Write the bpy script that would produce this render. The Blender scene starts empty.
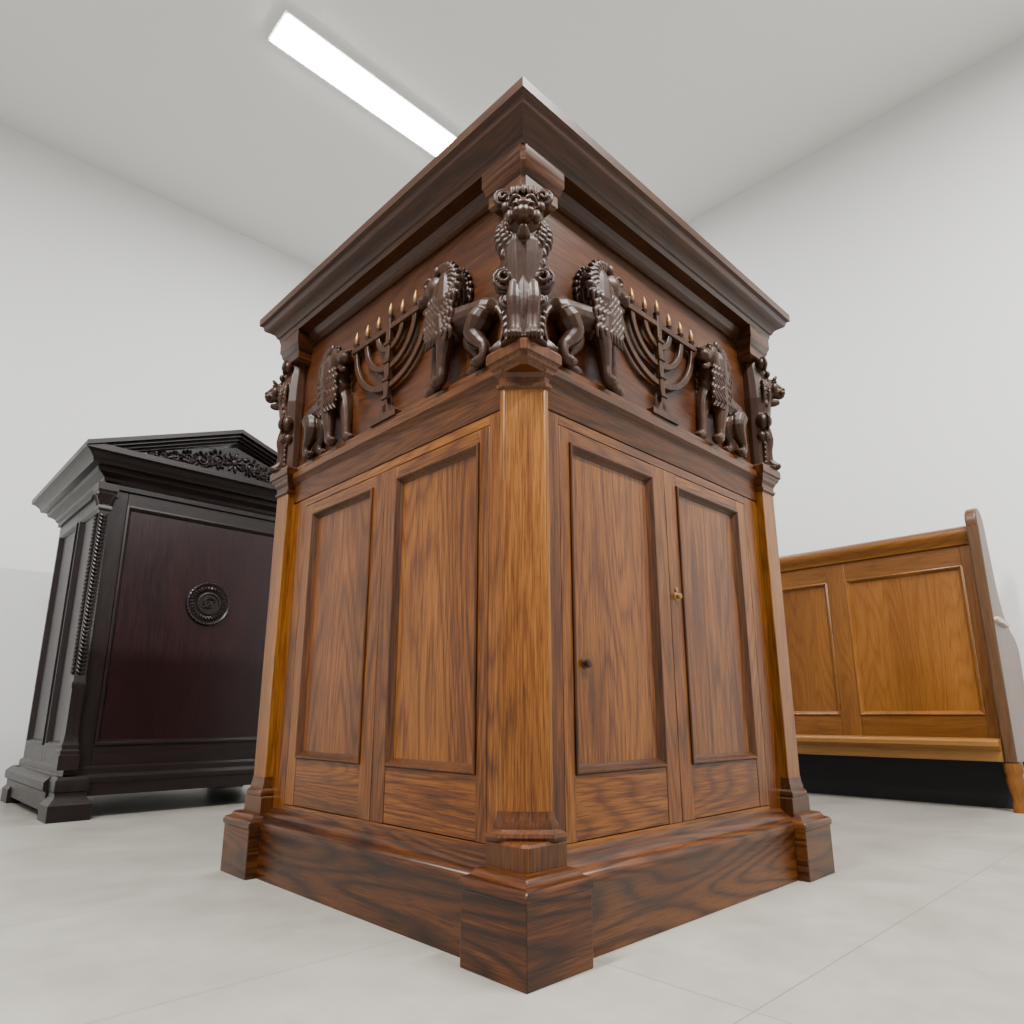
import bpy, bmesh, math, random
from mathutils import Vector, Matrix
random.seed(7)
COL = bpy.context.scene.collection
PI = math.pi
ROT = math.radians(44.06)
ZOOM = None

# ------------------------------------------------------------------ materials
def new_mat(name):
    m = bpy.data.materials.new(name); m.use_nodes = True
    nt = m.node_tree; b = nt.nodes['Principled BSDF']
    return m, nt, b

def wood(name, dark, mid, light, axis='z', rough=.38, coat=.09, bump=.15, sc=1.0, var=.13, spec=.3, con=.9, ring=.2):
    m, nt, b = new_mat(name); N = nt.nodes; L = nt.links
    tc = N.new('ShaderNodeTexCoord'); oi = N.new('ShaderNodeObjectInfo')
    mul = N.new('ShaderNodeMath'); mul.operation = 'MULTIPLY'; mul.inputs[1].default_value = 13.7
    L.new(oi.outputs['Random'], mul.inputs[0])
    add = N.new('ShaderNodeVectorMath'); add.operation = 'ADD'
    L.new(tc.outputs['Object'], add.inputs[0]); L.new(mul.outputs[0], add.inputs[1])
    def mapping(st):
        mp = N.new('ShaderNodeMapping')
        s = [1.0*sc]*3; s['xyz'.index(axis)] = st*sc
        mp.inputs['Scale'].default_value = s
        L.new(add.outputs[0], mp.inputs['Vector']); return mp
    fine = mapping(.03); mid_ = mapping(.11)
    def noise(mp, scale, detail, dist=0):
        n = N.new('ShaderNodeTexNoise'); n.inputs['Scale'].default_value = scale
        n.inputs['Detail'].default_value = detail; n.inputs['Distortion'].default_value = dist
        L.new(mp.outputs[0], n.inputs['Vector']); return n
    n1 = noise(fine, 280, 4); n2 = noise(fine, 600, 2); n3 = noise(mid_, 6.5, 1.2, .1); n4 = noise(mid_, 5, 3)
    m1 = N.new('ShaderNodeMath'); m1.operation = 'MULTIPLY'; m1.inputs[1].default_value = 46
    L.new(n3.outputs['Fac'], m1.inputs[0])
    pp = N.new('ShaderNodeMath'); pp.operation = 'PINGPONG'; pp.inputs[1].default_value = 1
    L.new(m1.outputs[0], pp.inputs[0])
    pw_ = N.new('ShaderNodeMath'); pw_.operation = 'POWER'; pw_.inputs[1].default_value = 2.2
    L.new(pp.outputs[0], pw_.inputs[0])
    def mad(a, k, c):
        x = N.new('ShaderNodeMath'); x.operation = 'MULTIPLY_ADD'; x.inputs[1].default_value = k
        L.new(a, x.inputs[0])
        if isinstance(c, (int, float)): x.inputs[2].default_value = c
        else: L.new(c, x.inputs[2])
        return x.outputs[0]
    pr = N.new('ShaderNodeMapRange'); pr.inputs['From Min'].default_value = .54; pr.inputs['From Max'].default_value = .62
    L.new(n2.outputs['Fac'], pr.inputs['Value'])
    f = mad(n1.outputs['Fac'], .8*con, .5-.4*con)
    f = mad(pw_.outputs[0], -ring*con, f)
    f = mad(pr.outputs[0], -.18*con, f)
    f = mad(n4.outputs['Fac'], .75, f)
    f = mad(f, 1.0, -.375+.12*con)
    r = N.new('ShaderNodeValToRGB'); e = r.color_ramp.elements
    e[0].position = .2; e[0].color = (*dark, 1); e[1].position = .78; e[1].color = (*light, 1)
    k = e.new(.48); k.color = (*mid, 1)
    L.new(f, r.inputs[0])
    hsv = N.new('ShaderNodeHueSaturation'); hsv.inputs['Saturation'].default_value = 1.04
    v = mad(oi.outputs['Random'], 2*var, 1-var)
    L.new(v, hsv.inputs['Value']); L.new(r.outputs[0], hsv.inputs['Color'])
    L.new(hsv.outputs[0], b.inputs['Base Color'])
    bp = N.new('ShaderNodeBump'); bp.inputs['Strength'].default_value = bump; bp.inputs['Distance'].default_value = .001
    L.new(f, bp.inputs['Height']); L.new(bp.outputs[0], b.inputs['Normal'])
    rr = mad(n1.outputs['Fac'], .2, rough-.1); L.new(rr, b.inputs['Roughness'])
    b.inputs['Specular IOR Level'].default_value = spec
    b.inputs['Coat Weight'].default_value = coat; b.inputs['Coat Roughness'].default_value = .22
    return m

def plain(name, col, rough=.5, metal=0, coat=0, bump=0, bscale=60, amp=.12):
    m, nt, b = new_mat(name); N = nt.nodes; L = nt.links
    n = N.new('ShaderNodeTexNoise'); n.inputs['Scale'].default_value = bscale; n.inputs['Detail'].default_value = 4
    tc = N.new('ShaderNodeTexCoord'); L.new(tc.outputs['Object'], n.inputs['Vector'])
    mx = N.new('ShaderNodeMixRGB'); mx.inputs[1].default_value = (*[c*(1-amp) for c in col], 1); mx.inputs[2].default_value = (*[min(1, c*(1+amp)) for c in col], 1)
    L.new(n.outputs['Fac'], mx.inputs[0]); L.new(mx.outputs[0], b.inputs['Base Color'])
    b.inputs['Roughness'].default_value = rough; b.inputs['Metallic'].default_value = metal; b.inputs['Coat Weight'].default_value = coat
    if bump:
        bp = N.new('ShaderNodeBump'); bp.inputs['Strength'].default_value = bump; bp.inputs['Distance'].default_value = .002
        L.new(n.outputs['Fac'], bp.inputs['Height']); L.new(bp.outputs[0], b.inputs['Normal'])
    return m

OAK = dict(dark=(.022, .006, .0014), mid=(.080, .0235, .0042), light=(.20, .074, .0145))
WZ = wood('oak_upright', axis='z', **OAK); WX = wood('oak_along_x', axis='x', **OAK); WY = wood('oak_along_y', axis='y', **OAK)
PO = dict(dark=(.036, .011, .0024), mid=(.108, .036, .0068), light=(.235, .095, .021))
WP = wood('post_oak_upright', axis='z', ring=.12, **PO)
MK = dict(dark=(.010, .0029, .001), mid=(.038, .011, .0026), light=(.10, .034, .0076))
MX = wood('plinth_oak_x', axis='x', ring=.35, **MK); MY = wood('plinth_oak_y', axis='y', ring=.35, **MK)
BZ = wood('moulding_oak_upright', axis='z', ring=.1, dark=(.013, .0038, .0013), mid=(.043, .013, .003), light=(.10, .034, .0078))
RL = dict(dark=(.017, .005, .0014), mid=(.056, .0172, .0037), light=(.125, .044, .0098))
RX = wood('rail_oak_x', axis='x', **RL); RY = wood('rail_oak_y', axis='y', **RL)
DK = dict(dark=(.009, .003, .0013), mid=(.027, .0082, .003), light=(.06, .02, .0066))
DX = wood('dark_oak_along_x', axis='x', rough=.36, coat=.14, ring=.12, **DK); DY = wood('dark_oak_along_y', axis='y', rough=.36, coat=.14, ring=.12, **DK)
FZ = dict(dark=(.014, .004, .0013), mid=(.041, .0115, .0028), light=(.09, .028, .0062))
FX = wood('frieze_oak_x', axis='x', **FZ); FY = wood('frieze_oak_y', axis='y', **FZ)
CARVE = wood('carved_dark_walnut', (.012, .004, .0017), (.026, .009, .0034), (.05, .018, .0065), axis='z', rough=.45, coat=.05, spec=.28, bump=.1, ring=.1)
MEN = wood('menorah_walnut', (.011, .0038, .0014), (.028, .010, .0036), (.06, .022, .0078), axis='z', rough=.47, coat=.04, spec=.28, ring=.1)
EB = dict(dark=(.0042, .0026, .0026), mid=(.008, .0046, .0045), light=(.015, .0084, .0082))
EZ = wood('ebonised_upright', axis='z', coat=.05, spec=.28, ring=.1, **EB); EX = wood('ebonised_along_x', axis='x', coat=.05, spec=.28, ring=.1, **EB); EY = wood('ebonised_along_y', axis='y', coat=.05, spec=.28, ring=.1, **EB)
EW = wood('wine_dark_panel', (.0065, .0026, .0028), (.0115, .0034, .0038), (.02, .0052, .0058), axis='z', rough=.34, coat=.12, spec=.3, ring=.15)
PW = dict(dark=(.066, .022, .004), mid=(.132, .049, .0095), light=(.215, .088, .02))
PZ = wood('pew_oak_upright', axis='z', con=.55, **PW); PY = wood('pew_oak_along_y', axis='y', con=.55, **PW)
PL = wood('pew_ledge_oak', (.15, .063, .016), (.24, .112, .033), (.33, .17, .06), axis='y', con=.5, rough=.35, coat=.2)
PE = wood('pew_end_oak', (.042, .018, .007), (.082, .039, .016), (.125, .066, .029), axis='z', con=.55, rough=.4, coat=.2, spec=.4)
BRASS = plain('aged_gold', (.27, .155, .052), .46, .75)
SHADEB = plain('shade_black', (.006, .006, .007), .7)  # near-black that paints the shade under the pew
IRON = plain('dark_bronze', (.06, .03, .015), .4, .7)
PALE = plain('pale_varnished_edge', (.42, .33, .24), .25)
WALLM = plain('painted_wall', (.69, .695, .685), .85, bscale=1.2, amp=.01)
CEILM = plain('painted_ceiling', (.79, .78, .76), .9, bscale=1.2, amp=.01)
WFR = plain('white_light_frame', (.8, .8, .8), .5)

def floor_mat():
    m, nt, b = new_mat('grey_floor_tiles'); N = nt.nodes; L = nt.links
    tc = N.new('ShaderNodeTexCoord'); sp = N.new('ShaderNodeSeparateXYZ'); L.new(tc.outputs['Object'], sp.inputs[0])
    def line(out, off, size):
        a = N.new('ShaderNodeMath'); a.operation = 'ADD'; a.inputs[1].default_value = -off; L.new(out, a.inputs[0])
        p = N.new('ShaderNodeMath'); p.operation = 'PINGPONG'; p.inputs[1].default_value = size/2; L.new(a.outputs[0], p.inputs[0])
        c = N.new('ShaderNodeMath'); c.operation = 'LESS_THAN'; c.inputs[1].default_value = .0013; L.new(p.outputs[0], c.inputs[0])
        return c.outputs[0]
    l1 = line(sp.outputs['X'], .185, 1.2); l2 = line(sp.outputs['Y'], .34, .6)
    mxm = N.new('ShaderNodeMath'); mxm.operation = 'MAXIMUM'; L.new(l1, mxm.inputs[0]); L.new(l2, mxm.inputs[1])
    n = N.new('ShaderNodeTexNoise'); n.inputs['Scale'].default_value = 4; n.inputs['Detail'].default_value = 11; n.inputs['Roughness'].default_value = .74
    L.new(tc.outputs['Object'], n.inputs['Vector'])
    r = N.new('ShaderNodeValToRGB'); e = r.color_ramp.elements
    e[0].position = .32; e[0].color = (.228, .216, .188, 1); e[1].position = .68; e[1].color = (.318, .303, .268, 1)
    L.new(n.outputs['Fac'], r.inputs[0])
    mx = N.new('ShaderNodeMixRGB'); L.new(mxm.outputs[0], mx.inputs[0]); L.new(r.outputs[0], mx.inputs[1]); mx.inputs[2].default_value = (.17, .16, .14, 1)
    L.new(mx.outputs[0], b.inputs['Base Color'])
    rr = N.new('ShaderNodeMath'); rr.operation = 'MULTIPLY_ADD'; rr.inputs[1].default_value = .2; rr.inputs[2].default_value = .26
    L.new(n.outputs['Fac'], rr.inputs[0]); L.new(rr.outputs[0], b.inputs['Roughness'])
    b.inputs['Specular IOR Level'].default_value = .4
    return m
FLOORM = floor_mat()
m, nt, b = new_mat('light_diffuser'); EMIT = m
b.inputs['Base Color'].default_value = (1, 1, 1, 1); b.inputs['Emission Color'].default_value = (1, 1, 1, 1); b.inputs['Emission Strength'].default_value = 75

# ------------------------------------------------------------------ mesh helpers
def finish(name, me, mats, parent=None, bevel=0, angle=38):
    o = bpy.data.objects.new(name, me); COL.objects.link(o)
    for mm in mats: me.materials.append(mm)
    if parent: o.parent = parent
    if bevel:
        bv = o.modifiers.new('bevel', 'BEVEL'); bv.width = bevel; bv.segments = 2; bv.limit_method = 'ANGLE'; bv.angle_limit = math.radians(40)
    return o

def link(name, bm, mats, parent=None, bevel=0, ring=False, angle=38):
    if not isinstance(mats, (list, tuple)): mats = [mats]
    bmesh.ops.recalc_face_normals(bm, faces=bm.faces)
    if ring:
        for f in bm.faces: f.material_index = 1 if abs(f.normal.x) > abs(f.normal.y) else 0
    me = bpy.data.meshes.new(name); bm.to_mesh(me); bm.free()
    me.shade_smooth(); me.set_sharp_from_angle(angle=math.radians(angle))
    return finish(name, me, mats, parent, bevel)

def loft(bm, rings, cap0=True, cap1=True, mi=0):
    vs = [[bm.verts.new(p) for p in r] for r in rings]
    n = len(vs[0])
    for a, c in zip(vs, vs[1:]):
        for i in range(n):
            f = bm.faces.new((a[i], a[(i+1) % n], c[(i+1) % n], c[i])); f.material_index = mi
    if cap0: bm.faces.new(vs[0][::-1]).material_index = mi
    if cap1: bm.faces.new(vs[-1]).material_index = mi

def box(bm, x0, x1, y0, y1, z0, z1, mi=0):
    loft(bm, [[(x0, y0, z), (x1, y0, z), (x1, y1, z), (x0, y1, z)] for z in (z0, z1)], mi=mi)

def face_map(side, off):
    if side == 'R': return lambda t, d, z: (t, off-d, z)
    if side == 'B': return lambda t, d, z: (t, off+d, z)
    if side == 'K': return lambda t, d, z: (off+d, t, z)
    return lambda t, d, z: (off-d, t, z)

def fbox(bm, F, t0, t1, d0, d1, z0, z1, mi=0):
    loft(bm, [[F(t0, d0, z), F(t1, d0, z), F(t1, d1, z), F(t0, d1, z)] for z in (z0, z1)], mi=mi)

def rect_loft(bm, F, t0, t1, z0, z1, prof, cap=False, mi=0):
    rings = [[F(t0+i, d, z0+i), F(t1-i, d, z0+i), F(t1-i, d, z1-i), F(t0+i, d, z1-i)] for i, d in prof]
    loft(bm, rings, False, cap, mi)

def sq_loft(bm, x0, y0, x1, y1, prof, mi=0):
    loft(bm, [[(x0-o, y0-o, z), (x1+o, y0-o, z), (x1+o, y1+o, z), (x0-o, y1+o, z)] for o, z in prof], mi=mi)

def lathe(bm, cx, cy, prof, seg=20):
    loft(bm, [[(cx+r*math.cos(2*PI*i/seg), cy+r*math.sin(2*PI*i/seg), z) for i in range(seg)] for r, z in prof])

def flathe(bm, F, t, z, prof, seg=20):
    loft(bm, [[F(t+r*math.cos(2*PI*i/seg), d, z+r*math.sin(2*PI*i/seg)) for i in range(seg)] for r, d in prof])

def cr(pts, rad, n=5):
    P = [Vector(p) for p in pts]; out = []; ro = []
    for i in range(len(P)-1):
        p0 = P[max(i-1, 0)]; p1 = P[i]; p2 = P[i+1]; p3 = P[min(i+2, len(P)-1)]
        for k in range(n):
            t = k/n
            out.append(.5*((2*p1)+(p2-p0)*t+(2*p0-5*p1+4*p2-p3)*t*t+(3*p1-p0-3*p2+p3)*t**3)); ro.append(rad[i]*(1-t)+rad[i+1]*t)
    out.append(P[-1]); ro.append(rad[-1]); return out, ro

def tube(bm, pts, rad, seg=8, n=4, rnd=True):
    P, R = cr(pts, rad, n) if n > 1 else ([Vector(p) for p in pts], list(rad))
    rings = []; u = None
    def ring(c, ux, v, r): return [c+ux*(r*math.cos(2*PI*k/seg))+v*(r*math.sin(2*PI*k/seg)) for k in range(seg)]
    for i, p in enumerate(P):
        t = (P[min(i+1, len(P)-1)]-P[max(i-1, 0)]).normalized()
        if u is None:
            u = t.orthogonal().normalized()
        u = (u-t*u.dot(t)).normalized(); v = t.cross(u)
        if i == 0 and rnd:
            rings.append(ring(p-t*R[0]*.95, u, v, R[0]*.3)); rings.append(ring(p-t*R[0]*.6, u, v, R[0]*.8))
        rings.append(ring(p, u, v, R[i]))
        if i == len(P)-1 and rnd:
            rings.append(ring(p+t*R[i]*.6, u, v, R[i]*.8)); rings.append(ring(p+t*R[i]*.95, u, v, R[i]*.3))
    loft(bm, rings)

def ell(bm, c, r, rot=None):
    if isinstance(r, (int, float)): r = (r, r, r)
    M = Matrix.Translation(c)
    if rot: M = M @ Matrix.Rotation(rot[0], 4, 'X') @ Matrix.Rotation(rot[1], 4, 'Y') @ Matrix.Rotation(rot[2], 4, 'Z')
    M = M @ Matrix.Diagonal((*r, 1))
    bmesh.ops.create_icosphere(bm, subdivisions=3, radius=1, matrix=M)

def sculpt(bm, voxel, smooth=2, name='carving'):
    bmesh.ops.recalc_face_normals(bm, faces=bm.faces)
    me = bpy.data.meshes.new('tmp'); bm.to_mesh(me); bm.free()
    o = bpy.data.objects.new('tmp', me); COL.objects.link(o)
    r = o.modifiers.new('r', 'REMESH'); r.mode = 'VOXEL'; r.voxel_size = voxel
    if smooth:
        s = o.modifiers.new('s', 'SMOOTH'); s.factor = .5; s.iterations = smooth
    dg = bpy.context.evaluated_depsgraph_get()
    out = bpy.data.meshes.new_from_object(o.evaluated_get(dg))
    bpy.data.objects.remove(o); bpy.data.meshes.remove(me)
    out.name = name; out.shade_smooth(); return out

def thing(name, label, cat, loc, rz=0):
    o = bpy.data.objects.new(name, None); COL.objects.link(o); o.location = loc; o.rotation_euler = (0, 0, rz)
    o['label'] = label; o['category'] = cat; o.empty_display_size = .1; return o

# ------------------------------------------------------------------ the room
CR = Vector((-.381, 6.227)); dl = Vector((.743, .669)); dr = Vector((-.713, .701))
A = CR-dl*8.0; B = CR-dr*8.0; H = 4.1
poly = [CR, A, Vector((-6.3, -4.5)), Vector((5.3, -4.5)), B]
P0 = Vector((.022, 1.126, 0))
def slab(name, z0, z1, mat, loc=(0, 0, 0), rz=0):
    bm = bmesh.new(); M = (Matrix.Translation(loc) @ Matrix.Rotation(rz, 4, 'Z')).inverted()
    loft(bm, [[M @ Vector((p.x, p.y, z)) for p in poly] for z in (z0, z1)])
    o = link(name, bm, mat); o.location = loc; o.rotation_euler = (0, 0, rz); o['kind'] = 'structure'; return o
slab('floor', -.1, 0, FLOORM, tuple(P0), ROT)
slab('ceiling', H, H+.1, CEILM)
def wall(name, a, c, nrm):
    bm = bmesh.new()
    pts = [a, c, c+nrm*.15, a+nrm*.15]
    loft(bm, [[(p.x, p.y, z) for p in pts] for z in (0, H)])
    o = link(name, bm, WALLM); o['kind'] = 'structure'
wall('wall_left', A, CR, Vector((-.669, .743)))
wall('wall_right', CR, B, Vector((.701, .713)))

# ceiling strip light
lt = thing('ceiling_light', 'long bright white strip light recessed in the ceiling above the carved cabinet', 'ceiling light', (-1.285, 2.96, H), ROT)
bm = bmesh.new()
for (x0, x1, y0, y1) in ((-.015, 2.015, -.115, -.1), (-.015, 2.015, .1, .115), (-.015, 0, -.1, .1), (2, 2.015, -.1, .1)):
    box(bm, x0, x1, y0, y1, -.02, 0)
link('frame', bm, WFR, lt)
bm = bmesh.new(); box(bm, 0, 2, -.1, .1, -.026, -.001); link('diffuser', bm, EMIT, lt)

# ------------------------------------------------------------------ main carved cabinet
cab = thing('carved_cabinet', 'tall square brown oak cabinet with carved lions, menorahs and heavy cornice, centre of the room', 'cabinet', tuple(P0), ROT)
S = 1.142
bm = bmesh.new()
sq_loft(bm, .03, .03, S-.03, S-.03, [(0, 0), (0, .112), (.003, .116), (.004, .128), (0, .136), (-.008, .14), (-.014, .15), (-.028, .158), (-.036, .168), (-.05, .17)])
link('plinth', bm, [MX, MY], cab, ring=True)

def corner(pts, sx, sy):
    return [((S-x) if sx else x, (S-y) if sy else y, z) for x, y, z in pts]
def cham(a, b_, c, z):
    return [(a, a+c, z), (a+c, a, z), (b_, a, z), (b_, b_, z), (a, b_, z)]
for sx, sy in ((0, 0), (1, 0), (0, 1), (1, 1)):
    front = not sx and not sy
    def shaft(o, z, front=front):       # the front post has a broad worn flat, the others a narrow one
        return cham(.045-o, .113+o, .057+.586*o, z) if front else cham(.043-o, .128+o, .016+.586*o, z)
    bm = bmesh.new()
    rings = []
    for o, z in [(0, 0), (0, .118), (.003, .121), (.004, .13), (.0, .137), (-.01, .141), (-.016, .15), (-.028, .153)]:
        a, b_ = -o, .155+o
        rings.append(corner([(a, a, z), (b_, a, z), (b_, b_, z), (a, b_, z)], sx, sy))
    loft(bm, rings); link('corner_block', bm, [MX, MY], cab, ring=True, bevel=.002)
    bm = bmesh.new()
    bb = .130 if front else .142
    loft(bm, [corner(cham(.032-o, bb+o, .01, z), sx, sy) for o, z in [(0, .145), (0, .19), (-.004, .195)]])
    loft(bm, [corner(shaft(o*(1 if front else .8), z), sx, sy) for o, z in [(.010, .19), (.014, .194), (.016, .2), (.014, .206), (.010, .209), (.006, .212), (.006, .219), (.002, .228), (.001, .24)]])
    link('post_base', bm, BZ, cab, angle=32)
    bm = bmesh.new()
    loft(bm, [corner(shaft(0, z), sx, sy) for z in (.2, 1.06)])
    link('post', bm, WP, cab, bevel=.002)
    bm = bmesh.new()
    loft(bm, [corner(shaft(o, z), sx, sy) for o, z in [(.001, 1.026), (.005, 1.03), (.005, 1.037), (.001, 1.04), (.002, 1.05), (.008, 1.058), (.01, 1.07)]])
    loft(bm, [corner(cham(.032-o, (.128 if front else .14)+o, .01, z), sx, sy) for o, z in [(-.008, 1.058), (-.006, 1.064), (.0, 1.07), (.002, 1.078), (.006, 1.081), (.006, 1.1), (.003, 1.106)]])
    link('capital', bm, BZ, cab, angle=25)
    bm = bmesh.new()
    loft(bm, [corner(cham(.035-o, .14+o, .008, z), sx, sy) for o, z in [(-.012, 1.448), (-.004, 1.454), (0, 1.458), (0, 1.484), (.005, 1.49), (.007, 1.502), (.011, 1.508), (.011, 1.548)]])
    link('console_block', bm, [MX, MY], cab, ring=True)

bm = bmesh.new(); box(bm, .095, S-.095, .095, S-.095, .15, 1.1); link('carcass', bm, WZ, cab)
bm = bmesh.new(); box(bm, .078, S-.078, .078, S-.078, 1.092, 1.54); link('frieze', bm, [FX, FY], cab, ring=True)
for side, off in (('R', .065), ('L', .065), ('B', S-.065), ('K', S-.065)):
    F = face_map(side, off); bm = bmesh.new()
    prof = [(-.04, .9985), (.002, .9985), (.003, 1.0), (.003, 1.052), (.006, 1.056), (.013, 1.064), (.018, 1.069), (.018, 1.086), (.012, 1.091), (.008, 1.095), (.008, 1.106), (-.04, 1.108)]
    loft(bm, [[F(t, d_, z) for d_, z in prof] for t in (.1, S-.1)])
    link('frieze_rail', bm, RX if side in 'RB' else RY, cab)
bm = bmesh.new()
sq_loft(bm, .075, .075, S-.075, S-.075, [(-.02, 1.504), (.004, 1.506), (.004, 1.517), (.012, 1.523), (.016, 1.535), (.02, 1.541), (.050, 1.545), (.053, 1.559), (.058, 1.562), (.062, 1.572), (.073, 1.582), (.086, 1.588), (.089, 1.592), (.092, 1.605), (.101, 1.609), (.101, 1.632), (.096, 1.638), (.04, 1.644)])
link('cornice', bm, [DX, DY], cab, ring=True, angle=30)

MOULD = [(0, -.003), (0, .003), (.002, .005), (.005, .005), (.008, .002), (.010, -.002), (.014, -.005), (.018, -.009)]
def leaf(name, F, t0, t1, a, b_, parent, horiz):
    bm = bmesh.new()
    fbox(bm, F, t0, a, -.03, 0, .178, .975); fbox(bm, F, b_, t1, -.03, 0, .178, .975)
    fbox(bm, F, a, b_, -.03, -.0005, .945, .9745, 1)
    d = link(name, bm, [WZ, horiz], parent, bevel=.0012)
    bm = bmesh.new(); fbox(bm, F, a, b_, -.03, -.0012, .179, .2925)
    link('lower_board', bm, horiz, d, bevel=.001)
    bm = bmesh.new(); rect_loft(bm, F, a, b_, .293, .945, MOULD); link('panel_moulding', bm, BZ, d)
    bm = bmesh.new(); fbox(bm, F, a+.014, b_-.014, -.025, -.0088, .307, .931); link('panel', bm, WZ, d)
    return d
FR = face_map('R', .065); FL = face_map('L', .065)
for F, nm, hz in ((FR, 'door', WX), (FL, 'side_panelling', WY)):
    bm = bmesh.new()
    fbox(bm, F, .11, .1642, -.03, .0, .165, .998); fbox(bm, F, .9398, S-.11, -.03, .0, .165, .998)
    fbox(bm, F, .1642, .9398, -.03, .0, .9758, .998, 1); fbox(bm, F, .1642, .9398, -.03, .0, .16, .1772, 1)
    link('face_frame', bm, [WZ, hz], cab, bevel=.001)
    d1 = leaf(nm, F, .165, .5392, .195, .49, cab, hz)
    d2 = leaf(nm, F, .5408, .939, .59, .892, cab, hz)
    if nm == 'door':
        bm = bmesh.new()
        flathe(bm, F, .238, .498, [(.011, -.012), (.011, -.0075), (.008, -.006), (.006, -.001), (.009, .002), (.008, .005), (.004, .007)])
        link('door_knob', bm, IRON, d1)
        bm = bmesh.new()
        flathe(bm, F, .566, .668, [(.011, -.001), (.011, .001), (.008, .002), (.005, .003), (.006, .007), (.0075, .009), (.006, .012), (.003, .013)])
        flathe(bm, F, .566, .684, [(.006, -.001), (.006, .002), (.003, .003)])
        link('door_knob', bm, BRASS, d2)['label'] = 'small brass knob with round plate'

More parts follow.
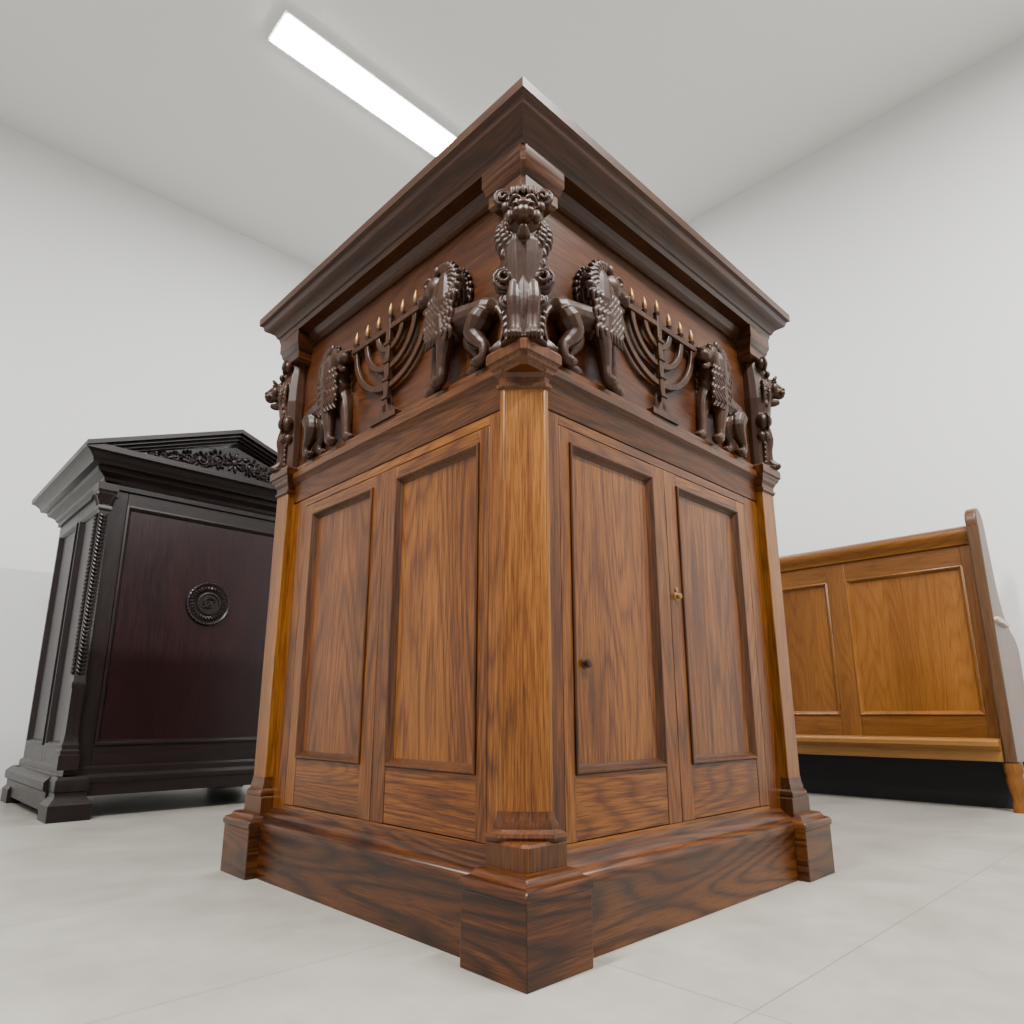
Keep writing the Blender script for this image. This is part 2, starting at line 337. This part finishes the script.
# ---- lion relief: x = forward, y = -out, z = up
LU = .86; LWD = .7; LZ = .95
def lion_meshes():
    b1 = bmesh.new()
    def p(u, w, z): return (u*LU, -w*LWD, z*LZ)
    ell(b1, p(-.08, .004, .134), (.036*LU, .026, .037))
    ell(b1, p(-.076, .02, .122), (.032*LU, .021, .038))
    tube(b1, [p(-.09, 0, .139), p(-.04, .002, .146), p(.01, .004, .152), p(.06, .006, .172)], [.031, .031, .036, .043], 14)
    tube(b1, [p(.055, .005, .165), p(.06, .008, .205), p(.068, .014, .245)], [.043, .037, .033], 14)
    ell(b1, p(.088, .024, .262), (.034, .03, .034))
    tube(b1, [p(.100, .028, .260), p(.124, .034, .254), p(.141, .038, .248)], [.0225, .019, .0165], 12)
    tube(b1, [p(.097, .027, .234), p(.117, .032, .220), p(.132, .036, .216)], [.014, .0105, .008], 10)
    tube(b1, [p(.110, .032, .28), p(.127, .036, .269), p(.147, .04, .261)], [.009, .0085, .008], 8)
    ell(b1, p(.155, .042, .259), (.007, .0095, .006))
    for s in (-1, 1):
        ell(b1, p(.139-.003*s, .038+s*.011, .246), (.014, .010, .010))
        ell(b1, p(.114-.004*s, .032+s*.021, .286), (.014, .007, .0055), (0, .3, 0))
        ell(b1, p(.120-.004*s, .032+s*.0215, .273), .006)
        ell(b1, p(.072, .018+s*.034, .297), (.011, .008, .014), (0, -.4, 0))
    def leg(path, rad):
        tube(b1, [p(*q) for q in path], rad, 12)
        e = path[-1]
        for k in (-1.5, -.5, .5, 1.5):
            ell(b1, p(e[0]+.010-abs(k)*.003, e[1]+k*.0078, e[2]+.001), (.0115, .0044, .0082))
    leg([(-.08, .022, .115), (-.064, .027, .086), (-.086, .026, .057), (-.100, .025, .041), (-.098, .026, .017), (-.078, .027, .0105)], [.030, .025, .016, .0125, .0115, .0138])
    leg([(-.06, -.008, .118), (-.026, -.004, .088), (-.042, -.004, .060), (-.055, -.004, .042), (-.051, -.004, .017), (-.031, -.004, .0105)], [.028, .0215, .015, .012, .0115, .0138])
    leg([(.052, .027, .16), (.046, .032, .115), (.053, .032, .072), (.057, .031, .04), (.06, .032, .0175), (.076, .033, .011)], [.031, .0235, .0175, .0138, .0135, .0152])
    leg([(.075, -.004, .165), (.1, -.002, .122), (.112, -.001, .08), (.118, 0, .046), (.122, 0, .0185), (.138, .0, .011)], [.029, .0215, .0168, .0136, .0134, .015])
    ell(b1, p(.05, .03, .15), (.028, .017, .034))
    for k in range(5):
        u = -.032+k*.014
        tube(b1, [p(u, .036, .168), p(u-.003, .041, .149), p(u+.003, .034, .126)], [.002, .0032, .002], 6)
    tube(b1, [p(-.112, .0, .145), p(-.135, .0, .118), p(-.146, .0, .085), p(-.142, .002, .055), p(-.134, .004, .035)], [.009, .007, .0062, .006, .005], 8)
    for k in range(5):
        tube(b1, [p(-.136, .004, .045), p(-.142+k*.006, .006+.002*k, .03), p(-.146+k*.01, .006, .012)], [.005, .006, .003], 6)
    body = sculpt(b1, .0017, 3, 'lion_body')
    b2 = bmesh.new()
    tube(b2, [p(.04, .006, .142), p(.043, .01, .205), p(.042, .012, .26), p(.05, .012, .284)], [.035, .042, .038, .027], 14)
    c = Vector((.05, 0, .262))
    def lock(st, en, w0, w1, bend, r0):
        s_ = Vector((st[0], 0, st[1])); e_ = Vector((en[0], 0, en[1])); d = (e_-s_); n = Vector((-d.z, 0, d.x)).normalized()*bend*d.length
        q = [s_, s_+d*.3+n, s_+d*.65-n*.5, e_, e_+d*.1+n*.6]
        ws = [w0, w0*.6+w1*.4+.003, w0*.3+w1*.7+.004, w1+.002, w1+.001]
        tube(b2, [p(a.x, w, a.z) for a, w in zip(q, ws)], [r0*.8, r0, r0, r0*.7, r0*.4], 8, 3)
    for sd in (1, -1):
        def W(w): return .013+sd*w
        for k in range(13):
            a = math.radians(76+k*15); st = (c.x+.018+.028*math.cos(a), c.z+.031*math.sin(a)); en = (c.x+.0+.05*math.cos(a), c.z-.004+.048*math.sin(a))
            lock(st, en, W(.031), W(.035), .2, .0056)
        for row, (r1, r2, n_) in enumerate(((.04, .066, 12), (.055, .080, 11))):
            for k in range(n_):
                a = math.radians(108+k*(160/(n_-1)))
                st = (c.x+r1*math.cos(a), c.z-.012+r1*math.sin(a)); en = (c.x+r2*.82*math.cos(a), c.z-.022+r2*1.0*math.sin(a)-.006)
                lock(st, en, W(.033), W(.021), .24, .0062)
        for row in range(5):
            for k in range(7):
                u = .003+k*.0142+.003*row+(.007 if row % 2 else 0); z = .232-row*.0215
                lock((u, z), (u-.007+.002*k, z-.042), W(.042-.002*abs(k-3)), W(.043-.0026*abs(k-3)), .24, .0062)
    for k in range(8):
        lock((.056-k*.0038, .292-k*.0045), (.026-k*.005, .299-k*.014), .012, .014, .25, .0068)
    for k in range(6):
        lock((.078+.002*k, .288-k*.001), (.055+.004*k, .303-k*.001), -.004+k*.008, -.004+k*.008, .25, .006)
    mane = sculpt(b2, .0015, 1, 'lion_mane')
    return body, mane
LB, LM = lion_meshes()
def mirrored(me):
    m2 = me.copy(); m2.transform(Matrix.Scale(-1, 4, (1, 0, 0))); m2.flip_normals(); return m2
for me in (LB, LM): me.materials.append(CARVE)
LB2, LM2 = mirrored(LB), mirrored(LM)
FRZ = .078
for side in 'RL':
    for t, mir in ((.25, 0), (.842, 1)):
        if side == 'L': mir_mesh = not mir
        else: mir_mesh = bool(mir)
        o = bpy.data.objects.new('lion_carving', LB2 if mir_mesh else LB); COL.objects.link(o); o.parent = cab
        mn = bpy.data.objects.new('mane', LM2 if mir_mesh else LM); COL.objects.link(mn); mn.parent = o
        if side == 'R': o.location = (t, FRZ-.012, 1.107)
        else:
            o.location = (FRZ-.012, t, 1.107); o.rotation_euler = (0, 0, -PI/2)

# ---- menorah relief: flat carved strips
def menorah(F):
    bm = bmesh.new(); d = .010; zt = 1.362; tc_ = .548; U = .054
    def strip(pts, w, d0, d1):
        rings = []
        for i, (t, z) in enumerate(pts):
            a = pts[max(i-1, 0)]; c = pts[min(i+1, len(pts)-1)]; dx, dz = c[0]-a[0], c[1]-a[1]; l = math.hypot(dx, dz); nx, nz = -dz/l*w, dx/l*w
            rings.append([F(t+nx, d0, z+nz), F(t+nx, d1-.001, z+nz), F(t+nx*.85, d1, z+nz*.85), F(t-nx*.85, d1, z-nz*.85), F(t-nx, d1-.001, z-nz), F(t-nx, d0, z-nz)])
        loft(bm, rings)
    strip([(tc_, 1.13), (tc_, 1.39)], .0092, d-.002, d+.011)
    for r in (U, 2*U, 3*U):
        strip([(tc_+r*math.cos(a), zt+r*.98*math.sin(a)) for a in [PI+PI*i/28 for i in range(29)]], .0078, d-.002, d+.007)
    strip([(tc_-3*U-.011, zt+.004), (tc_+3*U+.011, zt+.004)], .0078, d-.004, d+.010)
    for k in range(-3, 4):
        t = tc_+k*U; e_ = .016 if k == 0 else 0
        c = F(t, d+.004, 0); lathe(bm, c[0], c[1], [(.0065, zt+.008), (.0065, zt+.014+e_), (.0100, zt+.019+e_), (.0100, zt+.024+e_), (.006, zt+.027+e_)], 12)
    for z in (1.17, 1.22, 1.27, 1.32):
        strip([(tc_-.013, z), (tc_+.013, z)], .0045, d, d+.014)
    fbox(bm, F, tc_-.055, tc_+.055, -.002, d+.016, 1.106, 1.120)
    loft(bm, [[F(tc_-w, -.002, z), F(tc_+w, -.002, z), F(tc_+w, d+.011, z), F(tc_-w, d+.011, z)] for w, z in ((.03, 1.120), (.011, 1.15))])
    for k in (-1, 1):
        fbox(bm, F, tc_+k*.108-.004, tc_+k*.108+.004, -.002, d, zt-.0, zt+.008)
    o = link('menorah_carving', bm, MEN, cab, bevel=0)
    for k in range(-3, 4):
        bm = bmesh.new(); c = F(tc_+k*U, d+.004, 0); z = zt+.026+(.016 if k == 0 else 0)
        lathe(bm, c[0], c[1], [(.003, z), (.0056, z+.006), (.0066, z+.012), (.0052, z+.021), (.0028, z+.029), (.0006, z+.036)], 12)
        f = link('flame', bm, BRASS, o)
        f['label'] = 'gilded flame'
menorah(face_map('R', FRZ)); menorah(face_map('L', FRZ))

# ---- corner lion bracket: front = -y
def corner_figure():
    bm = bmesh.new()
    def p(s, f, z): return (s, -f, z)
    tube(bm, [p(0, .018, .01), p(0, .02, .12), p(0, .024, .22), p(0, .02, .34)], [.036, .040, .050, .040], 14)
    def spiral(cx, f, cz, r, turns, a0, sgn, th, out=.0):
        pts = []; rr = []; n = int(turns*10)
        for i in range(n+1):
            a = a0+sgn*2*PI*turns*i/n; q = r*(1-.8*i/n)
            pts.append(p(cx+q*math.cos(a), f+out*i/n, cz+q*math.sin(a))); rr.append(th*(1-.35*i/n))
        tube(bm, pts, rr, 7, 1)
    for s in (-1, 1):
        spiral(s*.041, .046, .333, .020, 1.7, PI/2, -s, .0056, .012)
        ell(bm, p(s*.041, .038, .333), (.019, .014, .019))
    for k in range(-2, 3):
        tube(bm, [p(k*.010, .052, .352), p(k*.011, .066-abs(k)*.003, .344), p(k*.0115, .068-abs(k)*.003, .331)], [.006, .0066, .004], 7)
    # head: broad readable face, lifted clear of the mane
    ell(bm, p(0, .054, .266), (.035, .034, .040))
    ell(bm, p(0, .078, .286), (.025, .013, .013))
    tube(bm, [p(0, .076, .262), p(0, .094, .256), p(0, .105, .252)], [.020, .0175, .0155], 12)
    tube(bm, [p(0, .066, .229), p(0, .083, .224), p(0, .094, .225)], [.015, .0122, .0095], 10)
    tube(bm, [p(0, .086, .293), p(0, .100, .28), p(0, .112, .268)], [.0080, .0078, .0082], 8)
    ell(bm, p(0, .117, .266), (.0108, .0052, .0068))
    for s in (-1, 1):
        ell(bm, p(s*.0112, .107, .251), (.0112, .011, .0094))
        tube(bm, [p(s*.008, .092, .298), p(s*.018, .091, .301), p(s*.028, .080, .291)], [.004, .005, .0035], 7)
        ell(bm, p(s*.0172, .089, .286), (.0056, .0048, .004))
        ell(bm, p(s*.026, .080, .262), (.010, .011, .015))
        ell(bm, p(s*.035, .060, .302), (.010, .008, .011))
    def lock(a, b_, bend, r0):
        a = Vector(a); b_ = Vector(b_); d = b_-a; n = Vector((-d.z, 0, d.x))*bend
        q = [a, a+d*.35+n, a+d*.7-n*.5, b_, b_+d*.08+n*.5]
        tube(bm, [p(*x) for x in q], [r0*.8, r0, r0, r0*.7, r0*.4], 8, 3)
    for k in range(10):
        for s in (-1, 1):
            a = math.radians(54-k*14.5); st = (s*.038*math.cos(a), .054, .264+.042*math.sin(a)); en = (s*(.054*math.cos(a)+.003), .036, .252+.05*math.sin(a)-.014)
            lock(st, en, -.22*s, .0062)
            lock((st[0]*.96, .064, st[2]-.004), (st[0]*1.18, .054, st[2]-.026), -.2*s, .0054)
    for row in range(4):
        for k in range(-3, 4):
            z = .214-row*.021; s = k*(.0125-.0020*row)+(.005 if row % 2 else 0)
            lock((s, .064-abs(s)*.45-row*.003, z), (s*.8, .063-abs(s)*.5-row*.004, z-.038), .2 if s > 0 else -.2, .0060)
    for s in (-1, 1):
        spiral(s*.037, .040, .146, .025, 2.0, PI/2, -s, .0062, .016)
        ell(bm, p(s*.037, .027, .146), (.024, .017, .026))
        spiral(s*.032, .034, .1, .017, 1.7, PI/2, -s, .005, .013)
        ell(bm, p(s*.032, .024, .1), (.018, .014, .019))
        tube(bm, [p(s*.018, .044, .13), p(s*.019, .05, .095), p(s*.017, .047, .058), p(s*.017, .049, .028), p(s*.019, .058, .013)], [.015, .0155, .0125, .0118, .0142], 12)
        for k in (-1.5, -.5, .5, 1.5):
            ell(bm, p(s*.019+k*.0072, .070-abs(k)*.003, .0092), (.0046, .011, .0088))
        for k in range(5):
            tube(bm, [p(s*.028, .03, .085-k*.015), p(s*(.042-.002*k), .03, .075-k*.0145), p(s*(.036-.001*k), .028, .058-k*.012)], [.006, .006, .003], 7)
    tube(bm, [p(0, .05, .14), p(0, .054, .09), p(0, .05, .05), p(0, .044, .02)], [.013, .010, .006, .005], 8)
    ell(bm, p(0, .03, .004), (.048, .042, .008))
    return sculpt(bm, .0015, 1, 'corner_lion')
CF = corner_figure(); CF.materials.append(CARVE)
for (x, y, a) in ((.083, .083, -45), (S-.088, .088, 45), (.088, S-.088, 225)):
    o = bpy.data.objects.new('corner_lion_bracket', CF); COL.objects.link(o); o.parent = cab
    o.location = (x, y, 1.105); o.rotation_euler = (0, 0, math.radians(a))

# ------------------------------------------------------------------ black cabinet on the left
bc = thing('pedimented_cabinet', 'black ebonised cabinet with triangular pediment and round carved medallion by the left wall', 'cabinet', (-1.762, 2.737, 0), ROT)
Wd, Dp = 1.12, 1.0
for x0, y0 in ((0, 0), (Wd-.15, 0), (0, Dp-.15), (Wd-.15, Dp-.15)):
    bm = bmesh.new()
    sq_loft(bm, x0+.02, y0+.02, x0+.13, y0+.13, [(.02, 0), (.02, .06), (.012, .07), (.0, .09), (.0, .105), (.004, .11), (.004, .15), (-.006, .165)])
    link('foot', bm, EZ, bc, bevel=.002)
bm = bmesh.new()
sq_loft(bm, .04, .04, Wd-.04, Dp-.04, [(0, .085), (0, .13), (.008, .14), (.008, .155), (-.004, .168), (-.004, .19), (-.015, .2)])
link('base_rail', bm, [EX, EY], bc, ring=True)
bm = bmesh.new()
loft(bm, [[(x, y, z) for x, z in ((.06, .03), (.012, .03), (.012, .1), (.0, .11), (.0, .14), (.02, .16), (.06, .165))] for y in (.13, Dp-.01)])
link('side_skirt', bm, EY, bc)
bm = bmesh.new(); box(bm, .07, Wd-.07, .07, Dp-.07, .18, 1.38); link('carcass', bm, EZ, bc)
BR = face_map('R', .055); BL = face_map('L', .055)
bm = bmesh.new()
fbox(bm, BR, .05, .14, -.02, 0, .195, 1.37); fbox(bm, BR, .98, 1.07, -.02, 0, .195, 1.37)
fbox(bm, BR, .14, .98, -.02, 0, .195, .28, 1); fbox(bm, BR, .14, .98, -.02, 0, 1.30, 1.37, 1)
d = link('front_frame', bm, [EZ, EX], bc, bevel=.002)
bm = bmesh.new(); rect_loft(bm, BR, .14, .98, .28, 1.30, [(0, 0), (0, .006), (.008, .007), (.014, .002), (.018, -.004), (.022, -.01)]); link('panel_moulding', bm, EZ, d)
bm = bmesh.new(); fbox(bm, BR, .158, .962, -.018, -.009, .298, 1.282); link('front_panel', bm, EW, d)['label'] = 'dark wine coloured front panel'
bm = bmesh.new()
for a_, b_ in ((.055, .11), (.47, .53), (.89, .945)): fbox(bm, BL, a_, b_, -.02, 0, .195, 1.37)
for a_, b_ in ((.11, .47), (.53, .89)):
    fbox(bm, BL, a_, b_, -.02, 0, .195, .27, 1); fbox(bm, BL, a_, b_, -.02, 0, 1.30, 1.37, 1)
d = link('side_frame', bm, [EZ, EY], bc, bevel=.002)
for a_, b_ in ((.11, .47), (.53, .89)):
    bm = bmesh.new(); rect_loft(bm, BL, a_, b_, .27, 1.30, [(0, 0), (0, .006), (.008, .007), (.016, 0), (.022, -.01), (.03, -.012)], cap=True); link('side_panel', bm, EZ, d)
for sx in (0, 1):
    bm = bmesh.new()
    x0 = .02 if not sx else Wd-.08; x1 = x0+.06; y0, y1 = .02, .08
    sq_loft(bm, x0, y0, x1, y1, [(.006, .19), (.006, .245), (0, .25), (.003, .262), (-.004, .27), (.0, .285), (-.005, .3), (-.008, .33), (-.008, .50), (-.004, .51), (-.004, .525), (-.009, .535), (-.01, 1.25), (-.004, 1.258), (-.004, 1.27), (-.008, 1.28), (-.002, 1.3), (.006, 1.325), (.003, 1.33), (.01, 1.34), (.01, 1.37)])
    cxm, cym = (x0+x1)/2, (y0+y1)/2
    sideo = -1 if not sx else 1
    z = .56
    while z < 1.23:
        for s in (-1, 1):
            tube(bm, [(cxm, y0+.010, z), (cxm+s*.008, y0+.004, z+.008), (cxm+s*.016, y0+.008, z+.018)], [.004, .0052, .002], 6, 2)
            X = x0+.010 if not sx else x1-.010
            tube(bm, [(X, cym, z), (X+sideo*.006, cym+s*.008, z+.008), (X+sideo*.002, cym+s*.016, z+.018)], [.004, .0052, .002], 6, 2)
        z += .0165
    for (qx, qy) in ((x0, y0), (x1, y0), (x0, y1), (x1, y1)):
        a = math.atan2(qy-cym, qx-cxm)
        tube(bm, [(cxm+.026*math.cos(a), cym+.026*math.sin(a), 1.275), (cxm+.034*math.cos(a), cym+.034*math.sin(a), 1.30), (cxm+.048*math.cos(a), cym+.048*math.sin(a), 1.322), (cxm+.054*math.cos(a), cym+.054*math.sin(a), 1.312)], [.007, .009, .009, .006], 7)
    link('carved_pilaster', bm, EZ, bc, angle=30)
bm = bmesh.new()
sq_loft(bm, .05, .05, Wd-.05, Dp-.05, [(-.02, 1.355), (.006, 1.36), (.006, 1.38), (.016, 1.388), (.02, 1.4), (.034, 1.41), (.05, 1.418), (.055, 1.435), (.08, 1.441), (.084, 1.458), (.1, 1.476), (.11, 1.483), (.12, 1.487), (.12, 1.512), (.1, 1.516)])
link('cornice', bm, [EX, EY], bc, ring=True, angle=30)
bm = bmesh.new(); cx = Wd/2; hw = Wd/2+.07
def tri(o, y0, y1, zb=1.512, h=.205):
    k = o
    return [[(cx-hw+k*2.6, y, zb), (cx+hw-k*2.6, y, zb), (cx, y, zb+h-k)] for y in (y0, y1)]
loft(bm, tri(.045, -.01, .1)); pd = link('pediment', bm, EX, bc)
bm = bmesh.new()
for s in (-1, 1):
    for (o, th, y0) in ((0, .02, -.078), (.02, .012, -.06), (.032, .012, -.04), (.044, .01, -.022)):
        a = (cx+s*(hw-o*2.8), 1.512); e = (cx, 1.512+.235-o*1.05)
        loft(bm, [[(q[0], y0, q[1]), (q[0], y0, q[1]-th), (q[0], .1, q[1]-th), (q[0], .1, q[1])] for q in (a, e)])
link('raking_cornice', bm, EX, pd)
bm = bmesh.new(); rnd = random.Random(5)
def tp(t, z, d): return (t, -.012-d, z)
ell(bm, tp(cx, 1.592, .002), (.016, .012, .018))
for j in range(9):
    a = 2*PI*(j/9); ell(bm, tp(cx+.032*math.cos(a), 1.592+.034*math.sin(a), .002), (.02, .009, .0075), (0, -a, 0))
def fill(u): return 1.512+.16*(1-abs(u-cx)/(hw-.06))
def leafy(x, z, a, L):
    tube(bm, [tp(x, z, .003), tp(x+L*.5*math.cos(a), z+L*.5*math.sin(a), .007), tp(x+L*math.cos(a), z+L*math.sin(a), .003)], [.003, .0068, .0015], 6, 2)
for s in (-1, 1):
    stem = [(cx+s*(.03+.38*i/24), 1.575-.047*i/24+.014*math.sin(i*.95)*(1-i/30)) for i in range(25)]
    tube(bm, [tp(x, z, .005) for x, z in stem], [.006-.003*i/24 for i in range(25)], 6, 1)
    for k, (dx, z, r) in enumerate(((.08, 1.588, .03), (.15, 1.566, .026), (.215, 1.562, .022), (.272, 1.548, .018), (.324, 1.543, .014), (.37, 1.536, .010))):
        pts = []
        for i in range(15):
            a = PI/2*(1 if k % 2 else -1)+s*i*.62*(1 if k % 2 else -1); q = r*(1-i/18)
            pts.append(tp(cx+s*dx+q*math.cos(a), z+q*math.sin(a), .006))
        tube(bm, pts, [.005-.0001*i for i in range(15)], 6, 1)
        for j in range(11):
            a = j*.571+rnd.uniform(-.15, .15)
            X = cx+s*dx+r*math.cos(a); Z = z+r*math.sin(a); L_ = r*.75
            X2 = X+L_*math.cos(a+.5); Z2 = Z+L_*math.sin(a+.5)
            if Z2 > 1.519 and Z2 < fill(X2)-.004: leafy(X, Z, a+.5, L_)
link('leaf_carving', bm, EZ, pd)
bm = bmesh.new(); D0 = -.009
flathe(bm, BR, .535, .905, [(.1, D0), (.1, D0+.008), (.094, D0+.012), (.086, D0+.008), (.084, D0+.004), (.056, D0+.004), (.053, D0+.009), (.047, D0+.010), (.044, D0+.004)], 40)
for k in range(32):
    a = 2*PI*k/32; a2 = a+.09
    tube(bm, [BR(.535+.06*math.cos(a), D0+.006, .905+.06*math.sin(a)), BR(.535+.071*math.cos(a2), D0+.01, .905+.071*math.sin(a2)), BR(.535+.081*math.cos(a2+.06), D0+.006, .905+.081*math.sin(a2+.06))], [.003, .0055, .002], 6, 2)
for k in range(36):
    a = 2*PI*k/36; ell(bm, BR(.535+.096*math.cos(a), D0+.009, .905+.096*math.sin(a)), (.005, .005, .005))
pts = [BR(.535+.026*math.cos(a)*(1-.045*i), D0+.009, .905+.028*math.sin(a)*(1-.045*i)) for i, a in enumerate([.6+j*.5 for j in range(15)])]
tube(bm, pts, [.0045]*15, 6, 1)
tube(bm, [BR(.51, D0+.008, .885), BR(.535, D0+.009, .9), BR(.56, D0+.008, .925)], [.003, .0042, .003], 6, 2)
link('medallion', bm, EZ, bc)

# ------------------------------------------------------------------ pew on the right
pw = thing('church_pew', 'honey oak pew with panelled back and shaped end, standing by the right wall', 'pew', (2.134, 3.065, 0), ROT)
PF = face_map('L', 0); LN = 1.87
bm = bmesh.new()
for a_, b_ in ((0, .05), (.575, .67), (1.2, 1.295), (1.82, LN)): fbox(bm, PF, a_, b_, -.035, 0, .3, 1.2)
for a_, b_ in ((.05, .575), (.67, 1.2), (1.295, 1.82)):
    fbox(bm, PF, a_, b_, -.035, 0, .3, .40, 1); fbox(bm, PF, a_, b_, -.035, 0, 1.08, 1.2, 1)
bk = link('back', bm, [PZ, PY], pw, bevel=.002)
for a_, b_ in ((.05, .575), (.67, 1.2), (1.295, 1.82)):
    bm = bmesh.new(); rect_loft(bm, PF, a_, b_, .40, 1.08, [(0, 0), (0, .005), (.005, .007), (.01, .003), (.015, -.004), (.02, -.011)]); link('panel_moulding', bm, PZ, bk)
    bm = bmesh.new(); fbox(bm, PF, a_+.016, b_-.016, -.03, -.010, .416, 1.064); link('panel', bm, PZ, bk)
bm = bmesh.new()
prof = [(.0, 1.17), (.012, 1.175), (.014, 1.19), (.024, 1.2), (.034, 1.215), (.036, 1.235), (.03, 1.25), (.012, 1.26), (-.03, 1.26), (-.05, 1.245), (-.05, 1.19), (-.035, 1.17)]
loft(bm, [[PF(t, d_, z) for d_, z in prof] for t in (0, LN)]); link('top_rail', bm, PY, pw)
bm = bmesh.new()
prof = [(-.035, .205), (.06, .205), (.066, .215), (.066, .252), (.085, .262), (.098, .27), (.1, .288), (.09, .297), (-.035, .302)]
loft(bm, [[PF(t, d_, z) for d_, z in prof] for t in (0, LN)]); link('bottom_ledge', bm, PL, pw)['label'] = 'pale projecting ledge'
bm = bmesh.new(); box(bm, .05, .42, 0, LN, .43, .46); link('seat', bm, PY, pw, bevel=.006)
bm = bmesh.new(); box(bm, .10, .12, -.0, LN-.01, 0, .3); link('shade_board', bm, SHADEB, pw)['label'] = 'black board standing in for the shade under the pew'  # added board, its black stands for the dark gap's shadow
outl = [(-.055, .2), (-.055, 1.24), (-.06, 1.28), (-.045, 1.315), (-.01, 1.335), (.03, 1.33), (.06, 1.3), (.08, 1.24), (.1, 1.1), (.13, .95), (.18, .85), (.26, .79), (.33, .76), (.37, .72), (.385, .66), (.375, .58), (.37, .45), (.4, .3), (.42, .2)]
def smooth_poly(pts):
    P, _ = cr([(x, 0, z) for x, z in pts], [0]*len(pts), 3); return [(q.x, q.z) for q in P]
sp_ = [outl[0]]+smooth_poly(outl[1:])
for y0, y1 in ((-.048, 0), (LN, LN+.048)):
    bm = bmesh.new(); loft(bm, [[(x, y, z) for x, z in sp_] for y in (y0, y1)]); e_ = link('end_panel', bm, PE, pw, bevel=.008); e_['label'] = 'darker brown shaped end panel'
    for x in (-.02, .37):
        bm = bmesh.new(); lathe(bm, x, (y0+y1)/2, [(.024, 0), (.026, .03), (.02, .045), (.026, .08), (.034, .13), (.03, .15), (.036, .165), (.036, .2)], 16); link('foot', bm, PZ, e_)
    if y0 < 0:
        bm = bmesh.new()
        loft(bm, [[(x, y, z) for x, z in ((-.05, .812), (-.042, .8), (.06, .8), (.15, .79), (.15, .806), (.06, .82), (-.042, .824))] for y in (-.066, -.045)])
        link('elbow_rest', bm, PALE, e_, bevel=.003)['label'] = 'thin pale elbow rest'

# ------------------------------------------------------------------ light
w = bpy.data.worlds.new('World'); bpy.context.scene.world = w; w.use_nodes = True
w.node_tree.nodes['Background'].inputs[0].default_value = (.98, .985, 1, 1); w.node_tree.nodes['Background'].inputs[1].default_value = .78
def area(name, loc, sx, sy, power, rz=0, col=(1, .985, .96)):
    l = bpy.data.lights.new(name, 'AREA'); l.shape = 'RECTANGLE'; l.size = sx; l.size_y = sy; l.energy = power; l.color = col
    o = bpy.data.objects.new(name, l); COL.objects.link(o); o.location = loc; o.rotation_euler = (0, 0, rz); return o
area('fill_light', (-1.6, -.4, 4.0), 2, .25, 440, ROT)  # unseen area lights added overhead to fill the cabinet fronts and walls
area('fill_light', (1.9, .2, 4.0), 2, .25, 440, ROT)

cd = bpy.data.cameras.new('Camera'); cam = bpy.data.objects.new('Camera', cd); COL.objects.link(cam)
cam.location = (0, 0, .4); cam.rotation_euler = (math.radians(90+13.64), 0, 0)
cd.sensor_width = 36; cd.lens = 680/1024*36; cd.shift_y = .037; cd.clip_start = .02
if ZOOM:
    zx, zy, k = ZOOM
    cd.lens *= k; cd.shift_x = k*(zx-512)/1024; cd.shift_y = k*(550-zy)/1024
bpy.context.scene.camera = cam
